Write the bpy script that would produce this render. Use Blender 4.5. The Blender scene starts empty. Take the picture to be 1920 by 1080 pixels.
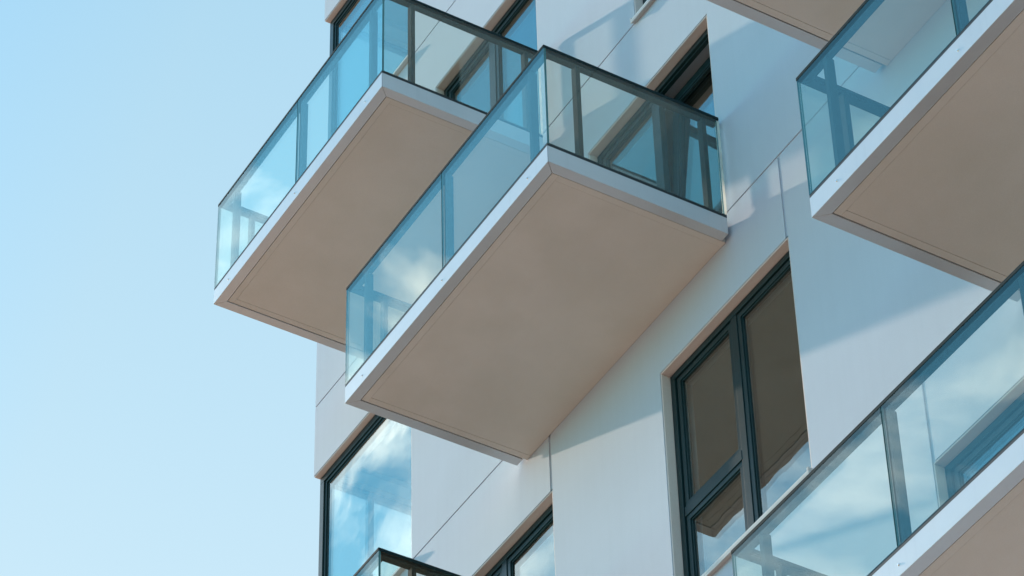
import bpy, bmesh, math, random
from mathutils import Vector
random.seed(4)
C = bpy.context.scene.collection
SC = bpy.context.scene
R = math.radians

# ------------------------------------------------------------------ sizes (metres)
ZB = 19.77            # underside of the middle balcony above the ground
H = 3.148             # storey height
D = 1.655             # balcony depth
W = 3.18              # balcony width
FH = 0.169            # fascia height
RT = 1.269            # handrail top above balcony underside
XL = -5.667           # left corner of the facade
XR = 11.0
HEAD = 2.585          # window head above storey datum
SILL = 0.30           # sill / panel joint above storey datum
REV = 0.30            # wall thickness

# ------------------------------------------------------------------ node helpers
def mat(name):
    m = bpy.data.materials.new(name); m.use_nodes = True
    nt = m.node_tree; nt.nodes.clear()
    out = nt.nodes.new('ShaderNodeOutputMaterial')
    return m, nt, out
def N(nt, t, **k):
    n = nt.nodes.new(t)
    for a, b in k.items(): setattr(n, a, b)
    return n
def L(nt, a, b): nt.links.new(a, b)
def mapping(nt, scale=(1,1,1), loc=(0,0,0)):
    tc = N(nt, 'ShaderNodeNewGeometry'); mp = N(nt, 'ShaderNodeMapping')
    mp.inputs['Scale'].default_value = scale; mp.inputs['Location'].default_value = loc
    L(nt, tc.outputs['Position'], mp.inputs['Vector']); return mp.outputs[0]
def noise(nt, vec, scale, detail=4, rough=.55, dist=0):
    n = N(nt, 'ShaderNodeTexNoise'); n.inputs['Scale'].default_value = scale
    n.inputs['Detail'].default_value = detail; n.inputs['Roughness'].default_value = rough
    n.inputs['Distortion'].default_value = dist
    L(nt, vec, n.inputs['Vector']); return n.outputs['Fac']
def ramp(nt, fac, stops):
    r = N(nt, 'ShaderNodeValToRGB'); e = r.color_ramp.elements
    while len(e) < len(stops): e.new(.5)
    for el, (p, c) in zip(e, stops):
        el.position = p; el.color = (*c, 1) if len(c) == 3 else c
    L(nt, fac, r.inputs[0]); return r.outputs[0]
def mixc(nt, fac, a, b, mode='MIX'):
    m = N(nt, 'ShaderNodeMix', data_type='RGBA', blend_type=mode)
    for sock, v in ((m.inputs[0], fac), (m.inputs[6], a), (m.inputs[7], b)):
        if hasattr(v, 'is_linked'): L(nt, v, sock)
        else: sock.default_value = v if not isinstance(v, tuple) else (*v, 1)[:4]
    return m.outputs[2]
def math_(nt, op, a, b=None, clamp=False):
    m = N(nt, 'ShaderNodeMath', operation=op, use_clamp=clamp)
    for s, v in zip(m.inputs, (a, b)):
        if v is None: continue
        if hasattr(v, 'is_linked'): L(nt, v, s)
        else: s.default_value = v
    return m.outputs[0]

def plaster(name, col, var=.08, bump=.25, grain=220, streak=.0, rough=.85, blotch=None, spec=.3):
    m, nt, out = mat(name)
    p = N(nt, 'ShaderNodeBsdfPrincipled'); p.inputs['Roughness'].default_value = rough
    p.inputs['Specular IOR Level'].default_value = spec
    v = mapping(nt)
    big = noise(nt, v, 1.1, 5, .6)
    c0 = tuple(x*(1-var) for x in col); c1 = tuple(min(1, x*(1+var)) for x in col)
    c = ramp(nt, big, [(.3, c0), (.7, c1)])
    if streak:
        sv = mapping(nt, (14, 14, .35))
        s = noise(nt, sv, 1.0, 4, .6)
        f = ramp(nt, s, [(.45, (1,1,1)), (.75, (1-streak,)*3)])
        c = mixc(nt, 1.0, c, f, 'MULTIPLY')
    if blotch:
        b = noise(nt, mapping(nt, loc=(7,3,1)), 2.3, 3, .5)
        f = ramp(nt, b, [(.4, (0,0,0)), (.7, (1,1,1))])
        c = mixc(nt, f, c, blotch)
    fine = noise(nt, v, grain, 3, .6)
    fm = ramp(nt, fine, [(.3, (.93,)*3), (.7, (1.05,)*3)])
    c = mixc(nt, 1.0, c, fm, 'MULTIPLY')
    L(nt, c, p.inputs['Base Color'])
    mid = noise(nt, v, grain*.08, 3, .5)
    hsum = math_(nt, 'ADD', fine, math_(nt, 'MULTIPLY', mid, 1.5))
    b = N(nt, 'ShaderNodeBump'); b.inputs['Strength'].default_value = bump; b.inputs['Distance'].default_value = .002
    L(nt, hsum, b.inputs['Height']); L(nt, b.outputs[0], p.inputs['Normal'])
    L(nt, p.outputs[0], out.inputs[0]); return m

def painted(name, col, rough=.35, var=.05, metallic=0., spec=.5, streak=0., coat=0.):
    m, nt, out = mat(name)
    p = N(nt, 'ShaderNodeBsdfPrincipled'); p.inputs['Metallic'].default_value = metallic
    p.inputs['Specular IOR Level'].default_value = spec; p.inputs['Coat Weight'].default_value = coat; p.inputs['Coat Roughness'].default_value = .14
    v = mapping(nt)
    n = noise(nt, v, 3.0, 4, .6)
    c = ramp(nt, n, [(.3, tuple(x*(1-var) for x in col)), (.7, tuple(min(1, x*(1+var)) for x in col))])
    if streak:
        s = noise(nt, mapping(nt, (30, 30, .02)), 1.0, 3, .6)
        f = ramp(nt, s, [(.55, (1,1,1)), (.72, (1-streak,)*3)])
        c = mixc(nt, 1.0, c, f, 'MULTIPLY')
    L(nt, c, p.inputs['Base Color'])
    r = math_(nt, 'ADD', math_(nt, 'MULTIPLY', noise(nt, v, 9, 3), .16), rough-.08)
    L(nt, r, p.inputs['Roughness'])
    L(nt, p.outputs[0], out.inputs[0]); return m

def glass(name, tint, r0, wav=0., wavscale=2.0, gain=1.0, gcol=(1,1,1), power=5.0):
    """thin architectural glass: tinted see-through plus angle dependent mirror"""
    m, nt, out = mat(name)
    g = N(nt, 'ShaderNodeNewGeometry')
    d = N(nt, 'ShaderNodeVectorMath', operation='DOT_PRODUCT')
    L(nt, g.outputs['Incoming'], d.inputs[0]); L(nt, g.outputs['Normal'], d.inputs[1])
    c = math_(nt, 'ABSOLUTE', d.outputs['Value'])
    f = math_(nt, 'POWER', math_(nt, 'SUBTRACT', 1.0, c, True), power)
    f = math_(nt, 'ADD', math_(nt, 'MULTIPLY', f, (1-r0)*gain), r0, True)
    t = N(nt, 'ShaderNodeBsdfTransparent'); t.inputs[0].default_value = (*tint, 1)
    gl = N(nt, 'ShaderNodeBsdfGlossy'); gl.inputs['Roughness'].default_value = .0; gl.inputs['Color'].default_value = (*gcol, 1)
    if wav:
        v = mapping(nt)
        h = noise(nt, v, wavscale, 2, .4)
        b = N(nt, 'ShaderNodeBump'); b.inputs['Strength'].default_value = 1.0; b.inputs['Distance'].default_value = wav
        L(nt, h, b.inputs['Height']); L(nt, b.outputs[0], gl.inputs['Normal'])
    mx = N(nt, 'ShaderNodeMixShader'); L(nt, f, mx.inputs[0]); L(nt, t.outputs[0], mx.inputs[1]); L(nt, gl.outputs[0], mx.inputs[2])
    L(nt, mx.outputs[0], out.inputs[0]); return m

M = {}
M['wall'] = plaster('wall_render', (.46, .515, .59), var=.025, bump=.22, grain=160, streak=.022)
M['reveal'] = plaster('reveal_render', (.60, .535, .515), var=.04, bump=.2, grain=160)
M['soffit'] = plaster('soffit_render', (.61, .57, .525), var=.04, bump=.45, grain=260, blotch=(.575, .54, .49))
M['fascia'] = painted('fascia_coated_metal', (.54, .55, .57), rough=.40, var=.03, spec=.6, streak=.03, metallic=.3, coat=.5)
M['dark'] = painted('anthracite_metal', (.006, .027, .031), rough=.38, var=.12, spec=.35)
M['rail'] = painted('handrail_metal', (.006, .019, .021), rough=.6, var=.12, spec=.12)
M['gasket'] = painted('black_gasket', (.010, .014, .015), rough=.5, var=.1)
M['sill'] = painted('sill_metal', (.55, .55, .54), rough=.35, var=.04)
M['steel'] = painted('stainless_screw', (.7, .7, .7), rough=.25, var=.03, metallic=1.)
M['rail_glass'] = glass('balustrade_glass', (.905, .94, .915), .038, wav=.0002, wavscale=1.6, gain=1.15, power=4.0, gcol=(.95, 1, .92))
M['window_glass'] = glass('window_glass', (.80, .86, .86), .125, wav=.0009, wavscale=2.2, gain=1.9, gcol=(.92, 1, .96))
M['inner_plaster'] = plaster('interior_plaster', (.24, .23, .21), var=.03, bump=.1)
M['inner_floor'] = plaster('interior_floor', (.22, .15, .10), var=.1, bump=.1)
M['ground'] = plaster('ground_paving', (.395, .28, .21), var=.15, bump=.3, grain=4)
def edge_glass():
    m, nt, out = mat('glass_edge')
    p = N(nt, 'ShaderNodeBsdfPrincipled'); p.inputs['Roughness'].default_value = .15
    n = noise(nt, mapping(nt), 6, 2); L(nt, ramp(nt, n, [(.3, (.03, .12, .13)), (.7, (.05, .17, .18))]), p.inputs['Base Color'])
    L(nt, p.outputs[0], out.inputs[0]); return m
M['edge'] = edge_glass()
def end_strip():
    m, nt, out = mat('translucent_end_strip')
    n = noise(nt, mapping(nt), 8, 2); c = ramp(nt, n, [(.3, (.80, .80, .76)), (.7, (.9, .9, .86))])
    t = N(nt, 'ShaderNodeBsdfTranslucent'); d = N(nt, 'ShaderNodeBsdfDiffuse')
    L(nt, c, t.inputs[0]); L(nt, c, d.inputs[0])
    mx = N(nt, 'ShaderNodeMixShader'); mx.inputs[0].default_value = .4
    L(nt, t.outputs[0], mx.inputs[1]); L(nt, d.outputs[0], mx.inputs[2]); L(nt, mx.outputs[0], out.inputs[0]); return m
M['strip'] = end_strip()

# ------------------------------------------------------------------ mesh helpers
def box(bm, x0, x1, y0, y1, z0, z1):
    v = [bm.verts.new((x, y, z)) for x in (x0, x1) for y in (y0, y1) for z in (z0, z1)]
    fs = [(0,1,3,2), (4,6,7,5), (0,4,5,1), (2,3,7,6), (0,2,6,4), (1,5,7,3)]
    return [bm.faces.new([v[i] for i in f]) for f in fs]
def prism(bm, poly, z0, z1):
    lo = [bm.verts.new((x, y, z0)) for x, y in poly]; hi = [bm.verts.new((x, y, z1)) for x, y in poly]
    n = len(poly)
    bm.faces.new(lo[::-1]); bm.faces.new(hi)
    for i in range(n): bm.faces.new((lo[i], lo[(i+1) % n], hi[(i+1) % n], hi[i]))
def obj(name, bm, mats, parent=None, loc=(0,0,0), bevel=0., seg=2):
    bmesh.ops.recalc_face_normals(bm, faces=bm.faces)
    me = bpy.data.meshes.new(name); bm.to_mesh(me); bm.free()
    for m in (mats if isinstance(mats, list) else [mats]): me.materials.append(m)
    o = bpy.data.objects.new(name, me); C.objects.link(o); o.location = loc
    if parent: o.parent = parent
    if bevel:
        b = o.modifiers.new('bevel', 'BEVEL'); b.width = bevel; b.segments = seg; b.limit_method = 'ANGLE'; b.angle_limit = R(50)
        b.harden_normals = False
    return o
def empty(name, loc, parent=None):
    o = bpy.data.objects.new(name, None); o.empty_display_size = .2; C.objects.link(o); o.location = loc
    if parent: o.parent = parent
    return o
def new(): return bmesh.new()

# ------------------------------------------------------------------ ground
bm = new(); s = 3000
bm.faces.new([bm.verts.new(p) for p in ((-s,-s,0), (s,-s,0), (s,s,0), (-s,s,0))])
o = obj('ground', bm, M['ground']); o['kind'] = 'structure'

# ------------------------------------------------------------------ the building
bld = empty('apartment_building', (0, 0, 0))
bld['label'] = 'white rendered apartment building with panel joints and dark framed windows'
bld['category'] = 'building'
def zz(k, z): return ZB + k*H + z

# openings: (x0, x1, z0, z1) in the facade plane, local z from ZB
OPEN = {
 'corner_low':  (XL, -3.787, SILL, HEAD),
 'corner_high': (XL, -3.787, 2*H+SILL, 2*H+HEAD),
 'louvre_win':  (-3.33, -1.482, SILL-H, HEAD-H),
 'big_win':     (0.130, 1.912, SILL-H, HEAD-H),
 'top_win':     (0.107, 1.912, H+SILL, H+HEAD),
 'door_mid':    (-0.724, 1.143, .13, HEAD),
 'door_high':   (-3.310, -1.452, H+.13, H+HEAD),
 'door_low':    (3.190, 5.050, -2*H+.13, -2*H+HEAD+.02),
}
GW = .018                                           # joint width
GROOVE_Z = [k*H+SILL for k in (-4, -3, -2, -1, 0, 1, 2, 3)]
VG = [(-1.482, -.563, SILL, .034), (1.912, -.563, SILL, .034), (3.224, -3.70, SILL-H, .034)]   # joints rising from window heads
ZTOP, ZBOT = 4*H, -ZB
xs = {XL, XR}; zs = {ZTOP, ZBOT}
for a, b, c, d in OPEN.values(): xs |= {a, b}; zs |= {c, d}
for g in GROOVE_Z: zs |= {g-GW, g}
for x, a, b, w in VG: xs |= {x-w, x}; zs |= {a, b}
xs = sorted(xs); zs = sorted(zs)
def depth(xc, zc):
    for a, b, c, d in OPEN.values():
        if a < xc < b and c < zc < d: return REV
    for g in GROOVE_Z:
        if g-GW < zc < g: return .010
    for x, a, b, w in VG:
        if x-w < xc < x and a < zc < b: return .012
    return 0.
bm = new(); cache = {}
def V(x, y, z):
    k = (round(x, 4), round(y, 4), round(z, 4))
    if k not in cache: cache[k] = bm.verts.new((x, y, z+ZB))
    return cache[k]
nx, nz = len(xs)-1, len(zs)-1
dp = [[depth((xs[i]+xs[i+1])/2, (zs[j]+zs[j+1])/2) for j in range(nz)] for i in range(nx)]
def q(*p):
    try: bm.faces.new([V(*a) for a in p])
    except ValueError: pass
for i in range(nx):
    for j in range(nz):
        d0 = dp[i][j]; x0, x1, z0, z1 = xs[i], xs[i+1], zs[j], zs[j+1]
        if d0 < REV: q((x0,d0,z0), (x1,d0,z0), (x1,d0,z1), (x0,d0,z1))
        dn = dp[i+1][j] if i+1 < nx else REV
        if abs(dn-d0) > 1e-6: q((x1,d0,z0), (x1,dn,z0), (x1,dn,z1), (x1,d0,z1))
        if i == 0 and d0 < REV: q((x0,d0,z0), (x0,REV,z0), (x0,REV,z1), (x0,d0,z1))
        dn = dp[i][j+1] if j+1 < nz else REV
        if abs(dn-d0) > 1e-6: q((x0,d0,z1), (x1,d0,z1), (x1,dn,z1), (x0,dn,z1))
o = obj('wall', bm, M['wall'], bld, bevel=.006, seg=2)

# end wall (left flank), with the side lights of the corner windows
bm = new(); YE = 8.0; SY = 1.9
box(bm, XL, XL+.28, REV, YE, 0, ZB+SILL)
box(bm, XL, XL+.28, REV, YE, ZB+HEAD, ZB+2*H+SILL)
box(bm, XL, XL+.28, REV, YE, ZB+2*H+HEAD, ZB+ZTOP)
for k in (0, 2): box(bm, XL, XL+.28, SY, YE, ZB+k*H+SILL, ZB+k*H+HEAD)
obj('end_wall', bm, M['wall'], bld)
bm = new(); box(bm, XL+.28, XR, YE-.2, YE, 0, ZB+ZTOP); box(bm, XR-.28, XR, REV, YE-.2, 0, ZB+ZTOP)
obj('rear_wall', bm, M['wall'], bld)
bm = new(); box(bm, XL+.01, XR-.01, .02, YE-.01, ZB+ZTOP-.02, ZB+ZTOP+.3); obj('roof', bm, M['wall'], bld, bevel=.02)
for k in range(-4, 4):
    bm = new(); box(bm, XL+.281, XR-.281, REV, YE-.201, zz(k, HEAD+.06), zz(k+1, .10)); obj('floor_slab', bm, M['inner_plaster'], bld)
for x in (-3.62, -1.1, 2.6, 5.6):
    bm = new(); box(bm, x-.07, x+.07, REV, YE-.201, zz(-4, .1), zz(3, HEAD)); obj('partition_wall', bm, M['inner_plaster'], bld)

# ------------------------------------------------------------------ windows
FY0, FY1 = .085, .150         # outer frame
def ring(bm, x0, x1, z0, z1, w, y0, y1, left=True, right=True, wb=None):
    wb = w if wb is None else wb
    box(bm, x0, x1, y0, y1, z1-w, z1); box(bm, x0, x1, y0, y1, z0, z0+wb)
    if left: box(bm, x0, x0+w, y0, y1, z0+wb, z1-w)
    if right: box(bm, x1-w, x1, y0, y1, z0+wb, z1-w)
def win(key, name, sill=True, split=None, transom=None, skip_right=False, louvre=False, label=None):
    x0, x1, z0, z1 = OPEN[key]; w, h = x1-x0, z1-z0
    t = empty(name, (x0, 0, ZB+z0), bld)
    if label: t['label'] = label
    # lining of the opening, 3 mm proud of the render
    bm = new()
    box(bm, .0015, .016, .005, FY0+.001, 0, h-.016); box(bm, w-.016, w-.0015, .005, FY0+.001, 0, h-.016); box(bm, .0015, w-.0015, .005, FY0+.001, h-.016, h-.0015)
    obj('reveal', bm, M['reveal'], t, bevel=.003)
    a, b, c, e = .017, w-.017, .02, h-.017
    bm = new()
    ring(bm, a, b, c, e, .055, FY0, FY1)
    ring(bm, a+.055, b-.055, c+.055, e-.055, .012, FY0+.025, FY1)
    cuts = [a+.067]
    if split: 
        s = w*split; box(bm, s-.038, s+.038, FY0+.004, FY1-.002, c+.055, e-.055); cuts += [s-.039, s+.039]
    cuts += [b-.067]
    obj('frame', bm, M['dark'], t, bevel=.003)
    pane = new(); sash = new()
    for n in range(0, len(cuts), 2):
        l, r = cuts[n], cuts[n+1]
        zr = [(c+.067, e-.067)]
        if transom and n == 0: zr = [(c+.067, h*transom-.045), (h*transom+.045, e-.067)]; box(sash, l, r, FY0+.002, FY1-.002, h*transom-.044, h*transom+.044)
        if skip_right and n == 2: continue
        for (u, v) in zr:
            ring(sash, l+.001, r-.001, u, v, .045, FY0+.012, FY1+.01)
            ring(sash, l+.046, r-.046, u+.045, v-.045, .012, FY0+.024, FY1+.005)
            if louvre and n == 0:
                q_ = int((v-u)/.06)
                for i in range(1, q_): box(sash, l+.05, r-.05, FY0+.02, FY0+.034, u+i*.06, u+i*.06+.03)
            box(pane, l+.05, r-.05, FY0+.034, FY0+.058, u+.05, v-.05)
    obj('sash', sash, M['dark'], t, bevel=.003); obj('pane', pane, M['window_glass'], t)
    if sill:
        bm = new(); box(bm, -.004, w+.012, -.045, FY0+.02, -.022, .004)
        box(bm, -.008, .008, -.046, FY0, .005, .028); box(bm, w-.006, w+.014, -.046, FY0, .005, .028)
        box(bm, -.003, w+.011, -.044, -.034, -.038, -.023)
        obj('sill', bm, M['sill'], t, bevel=.002)
    return t, (x0, x1, z0, z1, cuts, c, e)
win('big_win', 'window', split=.5, transom=.385, label='large window with a crossbar in its left half')
win('louvre_win', 'window', split=.5, louvre=True)
win('top_win', 'window', split=.5)
win('door_high', 'balcony_door', sill=False, split=.5)
win('door_low', 'balcony_door', sill=False, split=.5)
t, info = win('door_mid', 'balcony_door', sill=False, split=.5, skip_right=True, label='balcony door with its right leaf tilted open')
# tilted leaf: hinged at the bottom, head leaning into the room
x0, x1, z0, z1, cuts, c, e = info
l, r = cuts[2], cuts[3]; hgt = e-.067-(c+.067)
bm = new(); ring(bm, .001, r-l-.001, 0, hgt, .09, 0, .07); ring(bm, .091, r-l-.091, .09, hgt-.09, .012, .012, .06)
bmp = new(); box(bmp, .095, r-l-.095, .022, .046, .095, hgt-.095)
for nm, b_, m_ in (('door_leaf', bm, M['dark']), ('leaf_pane', bmp, M['window_glass'])):
    oo = obj(nm, b_, m_, t, bevel=.003 if nm == 'door_leaf' else 0); oo.location = (l, FY0+.012, c+.067); oo.rotation_euler = (-R(3.4), 0, 0)

def corner(key, label):
    CY0, CY1 = .062, .128; x0, x1, z0, z1 = OPEN[key]; w, h = x1-x0, z1-z0
    t = empty('corner_window', (x0, 0, ZB+z0), bld); t['label'] = label
    bm = new(); box(bm, w-.016, w-.0015, .005, CY0+.001, 0, h-.016); box(bm, .004, w-.0015, .005, CY0+.001, h-.016, h-.0015)
    box(bm, .004, CY0+.08, CY0+.0015, SY, h-.016, h-.0015)
    obj('reveal', bm, M['reveal'], t, bevel=.003)
    cx = .012
    bm = new(); ring(bm, cx, w-.017, .02, h-.017, .075, CY0, CY1)
    box(bm, cx, cx+.065, CY1+.001, SY, h-.077, h-.017); box(bm, cx, cx+.065, CY1+.001, SY, .02, .08)
    box(bm, cx, cx+.065, SY-.06, SY-.001, .081, h-.078)
    box(bm, cx+.002, cx+.06, .55, .61, .081, h-.078)
    obj('frame', bm, M['dark'], t, bevel=.003)
    bm = new(); ring(bm, cx+.076, w-.093, .096, h-.093, .03, CY0+.015, CY1+.01); ring(bm, cx+.107, w-.124, .127, h-.124, .02, CY0+.03, CY1)
    obj('sash', bm, M['dark'], t, bevel=.003)
    bm = new(); box(bm, cx+.11, w-.127, CY0+.034, CY0+.058, .13, h-.127)
    for a, b in ((CY1+.012, .548), (.612, SY-.062)): box(bm, cx+.025, cx+.049, a, b, .083, h-.08)
    obj('pane', bm, M['window_glass'], t)
    bm = new(); box(bm, -.03, w+.012, -.045, CY0+.02, -.022, .004); box(bm, -.03, CY0+.06, CY0+.021, SY, -.022, .004)
    obj('sill', bm, M['sill'], t, bevel=.002)
corner('corner_low', 'corner window wrapping the edge of the building below the balconies')
corner('corner_high', 'corner window behind the glass of the highest balcony')

# ------------------------------------------------------------------ balconies (built once, then copied)
def make_balcony():
    t = empty('balcony', (0, 0, 0))
    B = .092; g = .0012; e0 = -.040
    bm = new()
    prism(bm, [(0+g, -D), (W-g, -D), (W-B-g, -D+B), (B+g, -D+B)], 0, FH); fr = obj('fascia', bm, M['fascia'], t, bevel=.0025)
    bm = new(); prism(bm, [(W, -D+g), (W, e0), (W-B, e0), (W-B, -D+B+g)], 0, FH); fs = obj('fascia', bm, M['fascia'], t, bevel=.0025)
    bm = new(); prism(bm, [(0, -D+g), (B, -D+B+g), (B, e0), (0, e0)], 0, FH); ff = obj('fascia', bm, M['fascia'], t, bevel=.0025)
    for x in (.29, W/2-.01, W-.30):
        bm = new(); bmesh.ops.create_cone(bm, cap_ends=True, segments=14, radius1=.009, radius2=.006, depth=.007)
        s = obj('screw', bm, M['steel'], fr, loc=(x, -D-.003, .077)); s.rotation_euler = (R(90), 0, 0)
    # plaster soffit with a raised border
    bm = new(); i0 = B+.007; i1 = .158
    box(bm, i0, W-i0, -D+i0, -D+i1, .005, .06); box(bm, i0, i1, -D+i1, -.001, .005, .06); box(bm, W-i1, W-i0, -D+i1, -.001, .005, .06)
    box(bm, i1+.001, W-i1-.001, -D+i1+.001, -.001, .0075, .06)
    obj('soffit', bm, M['soffit'], t, bevel=.003)
    bm = new(); box(bm, B+.001, W-B-.001, -D+B+.001, -.001, .062, .15); obj('floor_deck', bm, M['inner_plaster'], t)
    # gasket channel
    G0, G1 = FH+.0005, FH+.034
    bm = new()
    box(bm, .0015, W-.0015, -D+.0015, -D+.035, G0, G1); box(bm, W-.035, W-.0015, -D+.0355, e0, G0, G1); box(bm, .0015, .035, -D+.0355, e0, G0, G1)
    obj('glazing_channel', bm, M['gasket'], t)
    # glass panels
    gt = .016; zl, zh = G1-.008, RT-.022
    def pane(x0, x1, y0, y1):
        bm = new(); fs = box(bm, x0, x1, y0, y1, zl, zh)
        big = max(f.calc_area() for f in fs)
        for f in fs: f.material_index = 0 if f.calc_area() > big*.6 else 1
        obj('glass_panel', bm, [M['rail_glass'], M['edge']], t)
    pane(.001, W/2-.005, -D, -D+gt); pane(W/2+.005, W-.001, -D, -D+gt)
    pane(W-gt, W, -D+gt+.003, -.062); pane(0, gt, -D+gt+.003, -.062)
    # posts
    zp = RT-.046
    for x in (.275, W/2+.008, W-.275):
        bm = new(); box(bm, x-.02, x+.02, -D+.030, -D+.095, .151, zp); obj('post', bm, M['rail'], t, bevel=.003)
    for y in (-D+.325, -.165):
        for xa in (.028, W-.093):
            bm = new(); box(bm, xa, xa+.065, y-.02, y+.02, .151, zp); obj('post', bm, M['rail'], t, bevel=.003)
    # handrail, mitred
    k = .086
    bm = new()
    for z0, z1, o_, kk in ((RT-.03, RT, -.003, k), (RT-.052, RT-.0305, .022, k-.008)):
        prism(bm, [(o_, -D+o_), (W-o_, -D+o_), (W-kk, -D+kk), (kk, -D+kk)], z0, z1)
        prism(bm, [(W-o_, -D+o_+.0006), (W-o_, -.04), (W-kk, -.04), (W-kk, -D+kk+.0006)], z0, z1)
        prism(bm, [(o_, -D+o_+.0006), (kk, -D+kk+.0006), (kk, -.04), (o_, -.04)], z0, z1)
    obj('handrail', bm, M['rail'], t, bevel=.003)
    for xa in (.001, W-.023):
        bm = new(); box(bm, xa, xa+.022, -.0605, -.036, G1-.002, RT-.04); obj('end_strip', bm, M['strip'], t)
    return t
proto = make_balcony()
def tree(o, parent=None):
    c = o.copy(); C.objects.link(c)
    if parent: c.parent = parent
    for ch in list(o.children): tree(ch, c)
    return c
SPOTS = [
 (-1.950, 0,      'glass sided balcony in the middle of the picture, its whole underside in view'),
 (-4.542, H,      'balcony on the left standing out against the open sky, one storey above the middle one'),
 (4.287, -H,      'balcony on the right at mid height, its glass corner beside the plain white wall'),
 (3.182, 0,       'balcony cut off by the top edge, only its underside showing above the right balcony'),
 (3.142, -2*H,    'balcony at the lower right in front of the large window, clouds mirrored in its glass'),
 (-4.545, -H,     'balcony cut off by the bottom edge, only its dark rail corner showing'),
]
for i, (x, z, lab) in enumerate(SPOTS):
    o = proto if i == 0 else tree(proto)
    o.location = (x, 0, ZB+z); o['label'] = lab; o['category'] = 'balcony'; o['group'] = 'glass balconies on the facade'

# ------------------------------------------------------------------ sun and sky
s = .12
sd = Vector((-1, -s, .456)).normalized()
el = math.asin(sd.z); rot = math.atan2(sd.x, sd.y)
sun = bpy.data.lights.new('sun', 'SUN'); sun.energy = 3.7; sun.angle = R(1.2); sun.color = (1, .77, .60)
so = bpy.data.objects.new('sun', sun); C.objects.link(so); so.rotation_euler = sd.to_track_quat('Z', 'Y').to_euler(); so.location = (0, -20, 60)
w = bpy.data.worlds.new('World'); SC.world = w; w.use_nodes = True
nt = w.node_tree; nt.nodes.clear()
out = N(nt, 'ShaderNodeOutputWorld'); bg = N(nt, 'ShaderNodeBackground'); L(nt, bg.outputs[0], out.inputs[0])
sky = N(nt, 'ShaderNodeTexSky', sky_type='NISHITA'); sky.sun_disc = False; sky.sun_elevation = el; sky.sun_rotation = rot
sky.dust_density = .35; sky.air_density = 1.0; sky.ozone_density = 1.0
tc = N(nt, 'ShaderNodeTexCoord'); dirv = tc.outputs['Generated']
col = mixc(nt, 1.0, sky.outputs[0], (.42, .92, .97), 'MULTIPLY')
sep = N(nt, 'ShaderNodeSeparateXYZ'); L(nt, dirv, sep.inputs[0])
veil = math_(nt, 'MULTIPLY_ADD', sep.outputs[1], 3.4); nt.nodes[-1].inputs[2].default_value = .05; nt.nodes[-1].use_clamp = True
vsc = 1/(.15*2.11)
vcol = ramp(nt, math_(nt, 'MULTIPLY_ADD', sep.outputs[2], 6.0), [(0, (.66*vsc, .83*vsc, .905*vsc)), (.35, (.58*vsc, .785*vsc, .89*vsc)), (1, (.45*vsc, .70*vsc,   .85*vsc))])
[n for n in nt.nodes if n.type == 'MATH'][-1].inputs[2].default_value = -3.55
col = mixc(nt, math_(nt, 'MULTIPLY', veil, .88), col, vcol)   # thin high veil on the far side of the sky
zc = math_(nt, 'ADD', math_(nt, 'MAXIMUM', sep.outputs[2], 0.0), .12)
dv = N(nt, 'ShaderNodeVectorMath', operation='DIVIDE'); cmb = N(nt, 'ShaderNodeCombineXYZ')
for i in range(3): L(nt, zc, cmb.inputs[i])
L(nt, dirv, dv.inputs[0]); L(nt, cmb.outputs[0], dv.inputs[1])
mp = N(nt, 'ShaderNodeMapping'); mp.inputs['Location'].default_value = (2.2675, 5.1185, 0); mp.inputs['Scale'].default_value = (1, 1, 1); L(nt, dv.outputs[0], mp.inputs[0])
cl = noise(nt, mp.outputs[0], 12.0, 6, .52, .35)
# a cloud bank over the side of the sky the facade looks at
side = math_(nt, 'MULTIPLY_ADD', sep.outputs[1], -2.6); nt.nodes[-1].inputs[2].default_value = .38; nt.nodes[-1].use_clamp = True
low = math_(nt, 'MULTIPLY_ADD', sep.outputs[2], -2.3); nt.nodes[-1].inputs[2].default_value = 2.3*.664
west = math_(nt, 'MULTIPLY_ADD', sep.outputs[0], -2.6); nt.nodes[-1].inputs[2].default_value = -2.6*.628
west = math_(nt, 'MAXIMUM', west, -.02)
bias = math_(nt, 'MAXIMUM', math_(nt, 'MINIMUM', math_(nt, 'ADD', low, west), .11), -.3)
gap = math_(nt, 'MULTIPLY', math_(nt, 'MAXIMUM', math_(nt, 'SUBTRACT', .585, sep.outputs[2]), 0.0), -1.6)   # thinner again below the bank
bias = math_(nt, 'ADD', bias, math_(nt, 'MAXIMUM', gap, -.3))
cov = math_(nt, 'ADD', cl, math_(nt, 'ADD', math_(nt, 'MULTIPLY', math_(nt, 'SUBTRACT', side, 1.0), .6), bias))
cf = ramp(nt, cov, [(.50, (0,0,0)), (.60, (.35,.35,.35)), (.80, (.97,.97,.97))])
CLOUD = N(nt, 'ShaderNodeRGB'); CLOUD.outputs[0].default_value = (10.0, 10.0, 9.8, 1)
colc = mixc(nt, cf, col, CLOUD.outputs[0])
L(nt, colc, bg.inputs[0]); bg.inputs[1].default_value = .15

# ------------------------------------------------------------------ camera
cam = bpy.data.cameras.new('camera'); co = bpy.data.objects.new('camera', cam); C.objects.link(co)
cam.sensor_width = 36; cam.lens = 6462.06/1920*36; cam.clip_start = .1; cam.clip_end = 8000
co.location = (16.6696, -11.5317, ZB-18.1657); co.rotation_euler = (2.3155, .0209, 1.0371)
SC.camera = co
SC.view_settings.view_transform = 'Standard'; SC.view_settings.look = 'None'; SC.view_settings.gamma = 1
SC.view_settings.exposure = 1.08
SC.cycles.use_denoising = True
SC.cycles.max_bounces = 14; SC.cycles.diffuse_bounces = 5; SC.cycles.glossy_bounces = 8; SC.cycles.transparent_max_bounces = 40; SC.cycles.transmission_bounces = 8
SC.cycles.sample_clamp_indirect = 4
